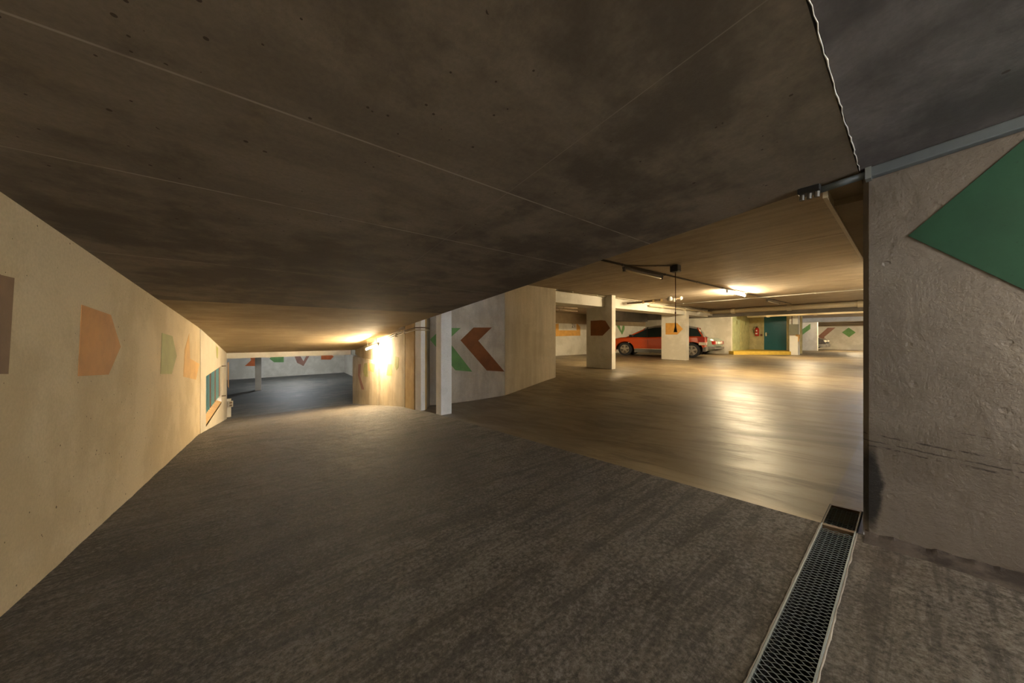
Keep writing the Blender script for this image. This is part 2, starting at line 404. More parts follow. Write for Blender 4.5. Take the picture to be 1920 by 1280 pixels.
struct(slab(-1.15, 2.60, [-7.0, 0.148], 0.9, 'ceiling', M['entry_ceiling']), 'bluish grey ceiling slab above the grating')
mb = MB(); mb.tube([(-0.88, 0.150, zc(0.15)+0.001)]+[(x, 0.150+random.uniform(-.003, .003), zc(.15)+0.0005) for x in lin(-0.8, 2.3, 90)], [random.uniform(0.0012, 0.0026) for _ in range(92)], 5)
struct(mb.build('trim_1', M['label_white']), 'white sealant line across the ceiling')
mb = MB(); mb.box(2.34, 40, 0.27, 14, 1.28, 1.5)
struct(mb.build('ceiling', M['hall_ceiling']), 'flat board-marked ceiling of the parking hall')
mb = MB(); mb.box(2.60, 8, -0.5, 0.27, 0.757, 1.4)
mb.box(2.34, 2.60, 0.148, 0.27, 0.79, 1.4)
struct(mb.build('ceiling', M['brown_band']), 'dark lowered soffit beside the right wall')
mb = MB(); mb.box(2.36, 8, 0.270, 0.288, 0.745, 0.80)
struct(mb.build('trim_2', M['pipe_cream']), 'cream strip along the edge of the soffit')
mb = MB(); mb.box(-14, 4.6, 12.4, 23.5, -0.30, -0.1)
struct(mb.build('ceiling', M['grey_conc']), 'ceiling of the lower level')

# ---------------------------------------------------------------- left wall with grille window
LB = -0.88
WY0, WY1, WZ0, WZ1 = 8.2, 10.88, -1.50, -0.745
def wall_piece(mb, y0, y1, z0, z1, x0=LB-0.35, x1=LB, mat=0):
    g = lambda z, y: z(y) if callable(z) else z
    mb.hexa([(x0,y0,g(z0,y0)),(x1,y0,g(z0,y0)),(x1,y1,g(z0,y1)),(x0,y1,g(z0,y1)),(x0,y0,g(z1,y0)),(x1,y0,g(z1,y0)),(x1,y1,g(z1,y1)),(x0,y1,g(z1,y1))], mat)
lo = lambda y: zf(y)-0.3
hi = lambda y: zc(y)+0.3
mb = MB(); wall_piece(mb, -7, 7.4, lo, hi); wall_piece(mb, 7.4, 7.56, lo, hi)
wl = struct(mb.build('wall_left', M['left_wall']), 'long cream ramp wall with painted shapes')
mb = MB(); wall_piece(mb, 7.56, WY0, lo, hi, x1=LB+0.006)
wall_piece(mb, WY0, WY1, lo, WZ0-0.16, x1=LB+0.006); wall_piece(mb, WY0, WY1, WZ1, hi, x1=LB+0.006); wall_piece(mb, WY1, 12.3, lo, hi, x1=LB+0.006)
wl2 = struct(mb.build('wall_left', M['left_wall_pale']), 'paler end of the left wall around the grille window')
mb = MB(); mb.hexa([(LB-.35,WY0,WZ0-.2),(LB+.006,WY0,WZ0-.2),(LB+.006,WY1,WZ0-.2),(LB-.35,WY1,WZ0-.2),(LB-.35,WY0,WZ0+.02),(LB+.006,WY0,WZ0-.16),(LB+.006,WY1,WZ0-.16),(LB-.35,WY1,WZ0+.02)])
s_ = mb.build('window_sill', M['p_peach'])
wn = empty('window_1', (LB-0.1, (WY0+WY1)/2, WZ0)); struct(wn, 'barred blue-green window low in the left wall')
def par(o, p):
    o.parent = p; o.matrix_parent_inverse = Matrix.Translation(-Vector(p.location)) if p.rotation_euler.z == 0 else p.matrix_basis.inverted(); return o
par(s_, wn)
mb = MB(); t = 0.035; X0, X1 = LB-0.065, LB-0.035
mb.box(X0, X1, WY0, WY1, WZ1-t, WZ1); mb.box(X0, X1, WY0, WY1, WZ0, WZ0+t); mb.box(X0, X1, WY0, WY0+t, WZ0, WZ1); mb.box(X0, X1, WY1-t, WY1, WZ0, WZ1)
par(mb.build('window_frame', M['teal_metal']), wn)
for i in range(13):
    y = WY0+0.12+i*(WY1-WY0-0.24)/12
    par(MB().box(X0, X1+0.015, y-.018, y+.018, WZ0, WZ1).build('bar', M['teal_metal'] if i % 4 else M['p_mauve']), wn)
par(MB().box(LB-.20, LB-.19, WY0, WY1, WZ0, WZ1).build('pane', M['glass']), wn)
for z in (WZ1-0.01, WZ0-0.02):
    par(MB().box(LB-.1, LB+.09, WY1+.02, WY1+.05, z-.012, z+.012).build('bracket', M['brown_pipe']), wn)

def wdec(name, px, mat, label, plane='x', at=LB, n=(1, 0, 0), parent=None, t=0.002):
    f = on_x if plane == 'x' else on_y
    pts = [Vector(f(x, y, at)) for x, y in px]
    return decal(name, pts, n, mat, parent or wl, label, t)
wdec('painted_shape', [(-55,470),(0,515),(25.5,521),(14,701),(-55,700)], M['p_brown'], 'brown painted block cut by the left frame edge')
wdec('painted_shape', [(152,571),(207,590),(225.5,650),(203,702),(145.5,705)], M['p_orange'], 'orange painted pentagon')
wdec('painted_shape', [(303.5,624),(323,630),(331,667),(321.5,701),(300.5,701)], M['p_sage'], 'sage green painted pentagon')
wdec('painted_shape', [(354.5,625),(356,672),(373.5,682),(367,711.5),(343.5,706),(346,655)], M['p_peach'], 'pale peach painted hook')
wdec('painted_shape', [(426.5,680),(429,678),(429,728),(427,724)], M['p_amber'], 'amber painted patch beside the opening', parent=wl2, at=LB+0.006)
wdec('painted_shape', [(405,648),(409,652),(408,672),(406,670)], M['p_sage'], 'faint green patch', parent=wl2, at=LB+0.006)
# small socket box at the end of the left wall
so = tag(empty('socket_box', (-0.80, 12.5, -2.0)), 'small cream socket box beside the lower opening, left end', 'socket')
MB().box(-0.06, 0.05, -0.03, 0.03, -0.09, 0.09).build('casing', M['pvc'], so, bevel=0.008)
for z in (-.04, .04): MB().box(-0.03, 0.03, -0.036, -0.03, z-.025, z+.025).build('socket', M['brown_pipe'], so)
MB().box(-0.5, 0.0, 0.03, 0.1, -0.45, 0.15).build('mount', M['white'], so)

# ---------------------------------------------------------------- right wall
RX = 2.335
mb = MB()
mb.prism([(RX, -7), (2.62, -7), (2.62, 0.142), (RX+0.02, 0.142), (RX, 0.122)], lambda x, y: zf(y)-0.3, lambda x, y: zc(y)+0.25)
wr = struct(mb.build('wall_right', M['right_wall']), 'scuffed grey wall end with a dark green painted arrow')
tipp = Vector(on_x(1703, 442, RX)); up = Vector(on_x(1920, 262, RX)); dn = Vector(on_x(1920, 543, RX))
k = 2.6
decal('painted_shape', [tipp, tipp+(dn-tipp)*k, tipp+(dn-tipp)*k+(up-tipp)*0.3+Vector((0,-1.5,0)), tipp+(up-tipp)*1.75+Vector((0,-1.5,0)), tipp+(up-tipp)*1.75], (-1, 0, 0), M['p_dkgreen'], wr, 'dark green painted arrow point')
# rough mortar fillet at its foot
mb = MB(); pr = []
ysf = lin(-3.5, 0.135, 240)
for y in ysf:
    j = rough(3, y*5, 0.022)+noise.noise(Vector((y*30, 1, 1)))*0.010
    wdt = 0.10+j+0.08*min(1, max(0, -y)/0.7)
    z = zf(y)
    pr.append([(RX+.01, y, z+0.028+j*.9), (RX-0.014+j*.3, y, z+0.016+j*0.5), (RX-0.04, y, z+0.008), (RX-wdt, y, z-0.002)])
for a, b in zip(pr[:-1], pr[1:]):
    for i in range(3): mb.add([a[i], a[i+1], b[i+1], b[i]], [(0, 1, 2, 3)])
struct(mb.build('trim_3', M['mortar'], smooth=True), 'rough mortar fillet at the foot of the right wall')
# cable duct along the top of the right wall
du = tag(empty('cable_duct', (2.28, 0.0, zc(0))), 'blue-grey cable duct along top of the right wall, ending in dark fittings', 'cable duct')
def P(x, y, z): return Vector((x, y, z))-Vector(du.location)
mb = MB()
def obl(mb, x0, x1, y0, y1, dz0, dz1, f=zc, org=(0, 0, 0)):
    ox, oy, oz = org
    mb.hexa([(x0-ox,y0-oy,f(y0)+dz0-oz),(x1-ox,y0-oy,f(y0)+dz0-oz),(x1-ox,y1-oy,f(y1)+dz0-oz),(x0-ox,y1-oy,f(y1)+dz0-oz),
             (x0-ox,y0-oy,f(y0)+dz1-oz),(x1-ox,y0-oy,f(y0)+dz1-oz),(x1-ox,y1-oy,f(y1)+dz1-oz),(x0-ox,y1-oy,f(y1)+dz1-oz)])
L = tuple(du.location)
obl(mb, 2.29, 2.334, -3.5, 0.125, -0.050, -0.001, org=L)
mb.build('duct_body', M['duct'], du, bevel=0.006)
mb = MB(); mb.tube([P(2.31, 0.12, zc(.12)-.026), P(2.31, 0.30, zc(.30)-.026)], 0.017, 12); mb.build('pipe_end', M['duct'], du, smooth=True)
mb = MB(); obl(mb, 2.285, 2.336, 0.112, 0.132, -0.056, 0.0, org=L); mb.build('clamp', M['steel'], du)
mb = MB(); mb.box(2.26-L[0], 2.335-L[0], 0.285-L[1], 0.375-L[1], zc(.33)-.034-L[2], zc(.33)-0.002-L[2]); mb.build('junction_box', M['black'], du, bevel=0.006)
for i in range(3):
    y = 0.30+i*0.029
    mb = MB(); mb.tube([P(2.29, y, zc(.33)-.03), P(2.29, y+.002, zc(.33)-.062)], 0.0115, 10, cap=True); mb.build('cable_gland', M['steel_dark'], du, smooth=False)
mb = MB(); mb.box(2.62, 40, -0.2, 0.05, -1.1, 1.4)
struct(mb.build('wall_front', M['white']), 'near wall of the parking hall')

# ---------------------------------------------------------------- drain with expanded-metal grating
dr = tag(empty('drain_grating', (0.7, 0.228, zf(0.228))), 'steel expanded-metal drain grating set across the ramp beside the right wall', 'drain grating')
L = tuple(dr.location)
A0, A1 = 0.165, 0.290
def dbox(mb, x0, x1, y0, y1, dz0, dz1): obl(mb, x0, x1, y0, y1, dz0, dz1, f=zf, org=L)
mb = MB(); dbox(mb, -0.88, 2.66, A0, A1, -0.12, -0.10); dbox(mb, -0.88, 2.66, A0-0.004, A0-0.001, -0.12, -0.002); dbox(mb, -0.88, 2.66, A1+.001, A1+.004, -0.12, -0.002)
mb.build('channel', M['void'], dr)
for y in (A0, A1-0.005):
    mb = MB(); dbox(mb, -0.88, 2.345, y, y+0.005, -0.012, 0.004); mb.build('frame_rail', M['steel'], dr)
def grate(x0, x1, dz, name, mat):
    mb = MB(); sp = 0.0105; n = int((x1-x0)/sp); NC = 3; per = (A1-A0-0.012)/NC
    for i in range(n):
        xc = x0+i*sp; ph = (i % 2)
        K = 18; pts = []
        for k_ in range(K+1):
            t = k_/K; y = A0+0.006+t*(A1-A0-0.012)
            w_ = math.cos(2*math.pi*(t*NC + 0.5*ph))
            pts.append((xc+w_*0.0025, y, zf(y)+dz+0.0022*math.cos(2*math.pi*(t*NC+0.5*ph))))
        o = len(mb.v)
        for (x, y, z) in pts:        # slanted ribbon strand
            mb.v += [(x-0.0012-L[0], y-L[1], z-L[2]), (x+0.0052-L[0], y-L[1], z-0.0045-L[2]), (x+0.0060-L[0], y-L[1], z-0.0037-L[2]), (x-0.0002-L[0], y-L[1], z+0.0009-L[2])]
        for k_ in range(K):
            for q in range(4):
                mb.f.append([o+k_*4+q, o+k_*4+(q+1) % 4, o+(k_+1)*4+(q+1) % 4, o+(k_+1)*4+q]); mb.m.append(0)
    return mb.build(name, mat, dr)
grate(-0.86, 2.30, 0.002, 'grating_mesh', M['steel'])
g2 = grate(2.36, 2.62, 0.0, 'grating_mesh', M['steel']); g2['label'] = 'rusty brown end piece of grating in the hall'
mb = MB()
for (x0, x1, y0, y1) in ((2.635, 2.655, A0, A1), (2.345, 2.655, A1-.006, A1), (2.345, 2.655, A0, A0+.006), (2.325, 2.35, A0, A1)):
    dbox(mb, x0, x1, y0, y1, -0.03, 0.002)
mb.build('end_frame', M['brown_pipe'], dr)
# light mortar bedding on both sides of the channel
for y0, y1, sgn in ((A1+0.001, A1+0.018, 1), (A0-0.017, A0-0.001, -1)):
    mb = MB(); xs = lin(-0.88, 2.33, 260)
    for x in xs:
        j = noise.noise(Vector((x*12, sgn, 2)))*0.006+noise.noise(Vector((x*40, sgn, 2)))*0.003
        ya = (A1+0.001) if sgn > 0 else (A0-0.001); yb = ya+sgn*(0.007+j)
        mb.v += [(x-L[0], ya-L[1], zf(ya)+0.003-L[2]), (x-L[0], (ya+yb)/2-L[1], zf(ya)+0.0045-L[2]), (x-L[0], yb-L[1], zf(yb)-0.003-L[2])]
    for i in range(len(xs)-1):
        for q in range(2): mb.f.append([i*3+q, i*3+q+1, i*3+3+q+1, i*3+3+q]); mb.m.append(0)
    mb.build('mortar_bedding', M['grey_conc'], dr, smooth=True)

# ---------------------------------------------------------------- walls between ramp and hall
mb = MB()
mb.prism([(2.52, 12.3), (2.52, 7.18), (2.75, 7.18), (2.75, 12.3)], -3, 1.28)
wc = struct(mb.build('wall_corridor', M['corridor_wall']), 'lit cream wall on the right of the descending ramp')
mb = MB(); mb.prism([(2.52, 7.15), (2.52, 6.62), (2.65, 6.62), (2.65, 7.15)], -3, 1.28)
struct(mb.build('wall_corridor', M['ochre']), 'short stained length of corridor wall next to the pilaster')
mb = MB(); mb.prism([(2.535, 7.18), (2.535, 7.15), (2.8, 7.15), (2.8, 7.18)], -3, 1.28)
struct(mb.build('trim_4', M['brown_pipe']), 'dark vertical joint in the corridor wall')
# low thicker part of that wall under a ledge
mb = MB(); mb.box(2.455, 2.52, 9.2, 12.3, -2.8, -0.70)
wlow = struct(mb.build('trim_5', M['corridor_wall']), 'lower projecting part of the corridor wall with a ledge on top')
for px, mt, lb in (([(672,683),(677,682),(675,704),(683,730),(678,730),(671,703)], M['p_mauve'], 'mauve painted bent bar'),
                   ([(683,681),(689,680),(690,706),(684,706),(681,697)], M['p_sage'], 'sage green painted slab'),
                   ([(691,680),(704,682),(701,698),(691,694)], M['p_peach'], 'orange tan painted block')):
    wdec('painted_shape', px, mt, lb, at=2.455, n=(-1, 0, 0), parent=wlow)
for px, mt, lb in (([(741,668),(748,670),(747,689),(743,694),(740,684)], M['p_sage'], 'faint green painted leaf shape on the lit wall'),
                   ([(727,682),(735,683),(735,704),(725,703)], M['p_sage'], 'very faint green painted block on the lit wall')):
    wdec('painted_shape', px, mt, lb, at=2.52, n=(-1, 0, 0), parent=wc)
mb = MB()
mb.prism([(2.525, 6.55), (2.56, 6.32), (2.66, 6.34), (2.66, 6.6)], -3, 1.28, 0)
mb.prism([(2.66, 6.34), (2.72, 6.41), (2.78, 6.62), (2.66, 6.62)], -3, 1.28, 1)
mb.prism([(2.72, 6.41), (3.02, 6.93), (2.9, 7.0), (2.70, 6.62)], -3, 1.28, 2)
pil = struct(mb.build('trim_13', [M['white_cool'], M['ochre'], M['grey_conc']]), 'white and ochre stained pilaster at the corner behind the white post')
# frontal wall with the green and brown chevrons
K0 = Vector((3.02, 6.965)); K1 = Vector((4.41, 5.87)); kd = (K1-K0).normalized(); kn = Vector((-kd.y, kd.x)) # away from camera
if kn.dot(Vector((AB, RB))) < 0: kn = -kn
mb = MB(); q = [K0-kd*0.02, K1, K1+kn*0.3, K0+kn*0.3-kd*.02]
mb.prism([tuple(p) for p in q], -3, 1.28)
wk = struct(mb.build('wall_chevron', M['k_wall']), 'grey-beige wall with the green and the brown painted chevrons')
KY = K0.dot(Vector((AB, RB)))
def on_k(px, py):
    d = 7.34; X = (px-960)/F*d; return Vector((RB*X+AB*d, -AB*X+RB*d, (631-py)/F*d))
def kdec(px, mt, lb): decal('painted_chevron', [on_k(x, y) - Vector((kn.x, kn.y, 0))*0.004 for x, y in px], (-kn.x, -kn.y, 0), mt, wk, lb)
kdec([(829,614.5),(864,614.7),(839.6,637.5),(885.5,696.6),(853.8,693.8),(806.5,636.5)], M['p_green'], 'light green painted chevron')
kdec([(888,613.8),(922.3,613.8),(896.8,638.5),(946,696.5),(912.8,694.4),(863.5,637.7)], M['p_rust'], 'rusty brown painted chevron')
mb = MB(); mb.box(4.41, 6.11, 5.86, 6.2, -3, 1.28)
struct(mb.build('wall_corner', M['k_wall_tan']), 'plain tan wall panel beside the parking hall')
mb = MB(); mb.prism([(2.58, 5.41), (2.80, 5.41), (2.80, 5.63), (2.58, 5.63)], -1.75, 1.28)
tag(mb.build('concrete_post', M['white_cool'], bevel=0.008), 'slender white square post at the ramp edge in front of the green chevron', 'post')
# header over the lower opening and the wall behind it
mb = MB(); mb.box(-1.2, 2.6, 12.22, 12.45, -0.635, -0.475); mb.box(-1.2, 2.7, 12.45, 12.6, -0.635, 0.5)
struct(mb.build('trim_6', M['white']), 'white header beam over the lower opening')
mb = MB(); mb.box(-14, LB-0.02, 12.3, 12.5, -2.5, 0); struct(mb.build('wall_lower', M['white']))
mb = MB(); mb.box(2.53, 4.6, 12.3, 12.5, -2.5, 0); struct(mb.build('wall_lower', M['white']))
br = tag(empty('track_bracket', (2.44, 12.16, -0.55)), 'small grey steel bracket at the right end of the header beam', 'bracket')
MB().box(-.06, .06, -.05, .05, -.08, .08).build('plate', M['steel'], br); MB().box(-.03, .08, -.16, -.04, -.1, -.08).build('arm', M['steel'], br)
mb = MB(); mb.box(-14, 4.6, 23.35, 23.6, -2.6, 0); wb = struct(mb.build('wall_lower_back', M['white']), 'white back wall of the lower level')
def low(px, mt, lb): wdec('painted_shape', px, mt, lb, plane='y', at=23.35, n=(0, -1, 0), parent=wb)
low([(465,660),(485,660),(485,679),(479,686),(459,686),(471,675)], M['p_red'], 'orange painted chevron behind the lower post')
low([(505,672),(514,664),(532,664),(532,679),(514,679)], M['p_green'], 'green painted arrow')
low([(552,667),(563,667),(569,677),(577,662),(583,662),(569,686),(557,680)], M['p_mauve'], 'mauve painted tick')
low([(602,664),(620,664),(626,668),(620,674),(602,674)], M['p_red'], 'orange painted arrow')
mb = MB(); mb.box(4.15, 4.6, 12.5, 23.4, -2.6, 0); struct(mb.build('wall_lower_side', M['white']), 'right side wall of the lower level')
mb = MB(); mb.box(-14.2, -14, 12.3, 23.6, -2.6, 0); struct(mb.build('wall_lower_side', M['white']), 'left side wall of the lower level')
bx = tag(empty('wall_switch', (4.13, 19.0, -1.15)), 'small dark switch box on the side wall of the lower level', 'switch')
MB().box(-.03, .02, -.25, .25, -.09, .09).build('casing', M['brown_pipe'], bx); MB().box(-.045, -.03, -.05, .05, -.04, .04).build('button', M['black'], bx)
bx = tag(empty('wall_notice', (4.13, 18.0, -1.55)), 'dark upright notice low on the side wall of the lower level', 'notice')
MB().box(-.02, .02, -.25, .25, -.16, .16).build('board', M['fix_dark'], bx); MB().box(-.024, -.02, -.2, .2, .08, .12).build('stripe', M['label_white'], bx)
mb = MB(); mb.box(-0.35, -0.13, 17.9, 18.12, -2.4, -0.1)
tag(mb.build('concrete_post', M['white_cool'], bevel=0.008), 'white square post standing on the lower level floor', 'post')

# ---------------------------------------------------------------- hall columns, beams, walls
mb = MB(); mb.box(8.36, 8.56, 5.65, 6.62, -1.02, 1.28)
c1 = tag(mb.build('concrete_column', M['white'], bevel=0.008), 'broad flat column with a rust-brown arrow, nearer of the two', 'column', 'flat columns of the parking bays')
wdec('painted_arrow', [(1107.5,601.3),(1128,600),(1135,601),(1144,615),(1130,629),(1107.5,629)], M['p_rust'], 'rust brown painted arrow', at=8.36, n=(-1, 0, 0), parent=c1)
mb = MB(); mb.box(13.98, 14.30, 5.85, 6.89, -1.02, 1.28)
c2 = tag(mb.build('concrete_column', M['white'], bevel=0.008), 'broad flat column with an amber arrow, in front of the red car', 'column', 'flat columns of the parking bays')
wdec('painted_arrow', [(1248,605.5),(1270,605.5),(1280.5,616.5),(1270,627),(1248,627)], M['p_amber'], 'amber painted arrow', at=13.98, n=(-1, 0, 0), parent=c2)
mb = MB(); mb.box(6.11, 16.5, 5.90, 6.5, 0.93, 1.28)
struct(mb.build('trim_7', M['white']), 'pale beam over the parking bays')
mb = MB(); mb.box(15.2, 16.6, 5.75, 6.6, 0.99, 1.1); struct(mb.build('trim_8', M['white']), 'step at the end of the beam')
mb = MB(); mb.box(16.75, 17.1, 0.05, 12, 0.93, 1.28)
struct(mb.build('trim_9', M['grey_conc']), 'dark beam crossing the hall')
mb = MB(); mb.box(12.2, 16.7, 9.0, 9.5, 0.82, 1.28); struct(mb.build('trim_10', M['grey_conc']), 'dark beam above the red car')
mb = MB(); mb.box(5.5, 21.0, 11.45, 11.7, -1.1, 0.71); wbk = struct(mb.build('wall_back', M['white']), 'white back wall of the parking bays')
mb = MB(); mb.box(5.5, 21.0, 11.43, 11.7, 0.71, 1.28); struct(mb.build('wall_back', M['brown_band']), 'brown upper band of the back wall')
mb = MB(); mb.box(5.6, 5.9, 6.2, 11.5, -1.3, 1.28); struct(mb.build('wall_bay', M['white']), 'side wall of the first parking bay')
mb = MB(); mb.box(20.95, 21.15, 6.3, 11.7, -1.1, 1.28); struct(mb.build('wall_bay', M['white']), 'white side wall beside the green car')
wdec('painted_shape', [(1034,611),(1041,607.5),(1047.6,606),(1047.6,619),(1081,619),(1081,606.5),(1084,608),(1088,613),(1088,629),(1034,630.5)], M['p_amber'], 'amber painted bracket around the bay number', plane='y', at=11.45, n=(0, -1, 0), parent=wbk)
wdec('painted_shape', [(1154,606.5),(1161,607.5),(1165,621),(1168,607.5),(1171,608.5),(1171,617),(1166.5,627.5)], M['p_green'], 'green painted tick above the red car', plane='y', at=11.45, n=(0, -1, 0), parent=wbk)
# bay number 21
tc = bpy.data.curves.new('bay_number', 'FONT'); tc.body = '21'; tc.size = 0.34; tc.extrude = 0.002; tc.align_x = 'CENTER'
to = bpy.data.objects.new('bay_number', tc); col.objects.link(to)
p = on_y(1075.5, 614, 11.45); to.location = (p[0], 11.444, p[2]); to.rotation_euler = (math.pi/2, 0, 0); to.data.materials.append(M['black'])
dg = bpy.context.evaluated_depsgraph_get(); me = bpy.data.meshes.new_from_object(to.evaluated_get(dg))
tn = bpy.data.objects.new('bay_number', me); col.objects.link(tn); tn.location = to.location; tn.rotation_euler = to.rotation_euler
bpy.data.objects.remove(to); tn.parent = wbk; tn['label'] = 'black bay number 21'
# technical niche: cabinets, door, kerb
mb = MB(); mb.box(21.15, 25.0, 6.42, 6.6, -1.1, 1.28); struct(mb.build('wall_niche', M['green_yellow']), 'yellow-green wall behind the panels')
mb = MB(); mb.box(24.7, 24.95, 3.9, 6.42, -1.1, 1.28)
wd = struct(mb.build('wall_niche', M['yellow_wall']), 'pale yellow wall with the teal door')
G = 'tall pale green wall panels in the niche'
for x0, x1, lb in ((21.12, 22.6, 'tall pale green cabinet panel beside the green car'), (22.64, 24.3, 'tall yellow-green cabinet panel nearer the extinguisher')):
    e = tag(empty('service_cabinet', ((x0+x1)/2, 6.40, -0.82)), lb, 'cabinet', G)
    w2 = (x1-x0)/2
    MB().box(-w2, w2, -0.05, 0.015, 0, 2.08).build('casing', M['green_panel'] if x0 < 22 else M['green_yellow'], e)
    MB().box(-w2+.05, w2-.05, -0.07, -0.05, 0.05, 2.03).build('door', M['green_panel'] if x0 < 22 else M['green_yellow'], e, bevel=.005)
    MB().box(w2*.1, w2*.1+.14, -0.078, -0.07, 1.55, 1.78).build('sticker', M['p_sage'], e)
d1 = empty('door_1', (24.68, 5.1, -0.82)); struct(d1, 'teal steel door at the far end of the hall')
MB().box(-.05, .02, -.54, .54, 0, 2.06).build('door_leaf', M['teal'], d1, bevel=.005)
MB().box(-.06, .03, -.60, -.54, 0, 2.10).build('door_frame', M['yellow_wall'], d1); MB().box(-.06, .03, .54, .62, 0, 2.10).build('door_frame', M['yellow_wall'], d1)
hb = MB(); hb.box(-.065, -.05, .40, .47, .85, 1.08); hb.tube([(-.06, .435, 1.0), (-.12, .435, 1.0), (-.12, .30, 1.0)], .014, 8); hb.build('door_handle', M['chrome'], d1)
ex = tag(empty('fire_extinguisher', (24.62, 6.0, -0.32)), 'red fire extinguisher hanging on the yellow wall left of the teal door', 'fire extinguisher')
zs = [0.36, 0.37, 0.40, 0.80, 0.87, 0.90]; 
MB().tube([(0, 0, z) for z in zs], [0.05, .10, .11, .11, .075, .035], 16).build('cylinder', M['red'], ex, smooth=True)
MB().box(-.03, .03, -.03, .03, .90, .96).build('valve', M['black'], ex); MB().tube([(0, .02, .94), (-.02, .16, .93), (-.02, .2, .8), (-.02, .15, .55)], .014, 8).build('hose', M['black'], ex, smooth=True)
MB().box(-.116, -.095, -.05, .05, .48, .56).build('label_plate', M['label_white'], ex); MB().box(-.116, -.095, -.03, .03, .66, .74).build('label_plate', M['label_white'], ex)
MB().box(.06, .09, -.05, .05, .4, .9).build('wall_bracket', M['steel'], ex)
wb_ = tag(empty('wall_button', (24.66, 5.78, 0.10)), 'small brown button box between extinguisher and teal door', 'button'); MB().box(-.04, .02, -.05, .05, -.06, .06).build('casing', M['brown_pipe'], wb_); MB().box(-.05, -.04, -.02, .02, -.02, .02).build('button', M['red'], wb_)
mb = MB(); mb.prism([(20.1+.4, 6.05), (22.85, 4.05), (24.7, 4.05), (24.7, 6.42), (20.95, 6.42)], -1.02, -0.82)
struct(mb.build('trim_11', M['yellow_kerb'], bevel=0.01), 'yellow painted raised kerb in front of the niche')
mb = MB(); mb.box(22.9, 23.4, 3.76, 4.12, -1.02, 1.28, 0); 
c3 = tag(mb.build('concrete_column', M['white_cool'], bevel=0.01), 'slim white pillar carrying a grey box, right of the teal door', 'column')
decal('painted_patch', [Vector(on_x(x, y, 22.9)) for x, y in ((1492, 620), (1498, 620), (1498, 640), (1496, 640), (1496, 631), (1492, 630))], (-1, 0, 0), M['p_peach'], c3, 'small orange stain below the box')
decal('painted_patch', [Vector((22.91, 3.76, .12)), Vector((23.39, 3.76, .12)), Vector((23.39, 3.76, -.1)), Vector((23.2, 3.76, -.12)), Vector((23.15, 3.76, -.5)), Vector((23.05, 3.76, -.15))], (0, -1, 0), M['p_peach'], c3, 'orange drip stain on the pillar')
mbx = tag(empty('meter_box', (22.85, 3.94, 0.42)), 'grey-green box mounted on the slim white pillar right of the door', 'electric box')
MB().box(-.14, .05, -.22, .17, -.30, .26).build('casing', M['meter'], mbx, bevel=.01); MB().box(-.155, -.14, -.18, .14, -.26, .22).build('cover', M['meter'], mbx)
MB().tube([(-.06, .05, .26), (-.06, .05, .80)], .02, 8).build('conduit', M['brown_pipe'], mbx)
mb = MB(); mb.box(31.0, 31.3, 4.05, 5.0, -1.02, 1.28)
c4 = tag(mb.build('concrete_column', M['white'], bevel=.01), 'far pale column with a green slanted bar, beyond the slim pillar', 'column')
wdec('painted_shape', [(1504.5,617),(1519.5,606.5),(1519.5,616.5),(1504.5,627.5)], M['p_green'], 'bright green slanted bar', at=31.0, n=(-1, 0, 0), parent=c4)
mb = MB(); mb.box(35, 35.3, 0, 12, -1.1, 0.80); wf = struct(mb.build('wall_far', M['white']), 'pale far wall with brown chevron and green diamond')
mb = MB(); mb.box(34.95, 35.3, 0, 12, 0.80, 1.28); struct(mb.build('wall_far', M['brown_band']), 'brown upper band of the far wall')
wdec('painted_shape', [(1534,630),(1552,614),(1566.5,614),(1545,632),(1555,640.5),(1543,638)], M['p_mauve'], 'brown painted chevron', at=35, n=(-1, 0, 0), parent=wf)
wdec('painted_shape', [(1591.3,613.8),(1604.5,623),(1592,632),(1578.6,623)], M['p_green'], 'green painted diamond', at=35, n=(-1, 0, 0), parent=wf)
mb = MB(); mb.box(25, 36, 11, 11.3, -1.1, 1.28); struct(mb.build('wall_far', M['white']), 'wall closing the far bays')
mb = MB(); mb.box(29.5, 30.0, 0.05, 12, 1.0, 1.28); struct(mb.build('trim_12', M['white']), 'pale far beam crossing the hall')

# ---------------------------------------------------------------- pipes and conduits
def pipe(name, pts, r, mat, label, cat, clips=None, clipmat=None, group=None):
    e = tag(empty(name, pts[0]), label, cat, group); o0 = Vector(pts[0])
    MB().tube([Vector(p)-o0 for p in pts], r, 12).build('pipe_run', mat, e, smooth=True)
    if clips:
        a, b = Vector(pts[0]), Vector(pts[-1])
        for i in range(clips):
            c = a.lerp(b, (i+0.5)/clips)-o0; d = (b-a).normalized()*(r*0.6+.008)
            MB().tube([c-d, c+d], r*1.25+.002, 10).build('pipe_clip', clipmat or mat, e)
    return e
pipe('ceiling_pipe', [(16.4, 0.1, 1.155), (16.4, 5.8, 1.155)], 0.10, M['pipe_cream'], 'thick cream pipe slung under the hall ceiling across the view', 'pipe', 3)
pipe('ceiling_pipe', [(21.6, 0.1, 1.17), (21.6, 5.7, 1.17)], 0.09, M['pipe_cream'], 'second thick cream pipe, farther back beyond the dark beam', 'pipe', 3)
pipe('cable_conduit', [(4.2, 3.13, 1.258), (15.8, 2.80, 1.258)], 0.016, M['fix_dark'], 'dark conduit linking the hall tube lamps on the ceiling', 'conduit', 8)
pipe('cable_conduit', [(12.15, 0.3, 1.225), (12.15, 5.6, 1.225)], 0.014, M['pvc'], 'thin white conduit crossing the ceiling beside the lit hall lamp', 'conduit', 6)
pipe('cable_conduit', [(6.2, 5.84, 1.248), (16.2, 5.84, 1.248)], 0.020, M['conduit'], 'cream conduit along the top of the bay beam', 'conduit', 9)
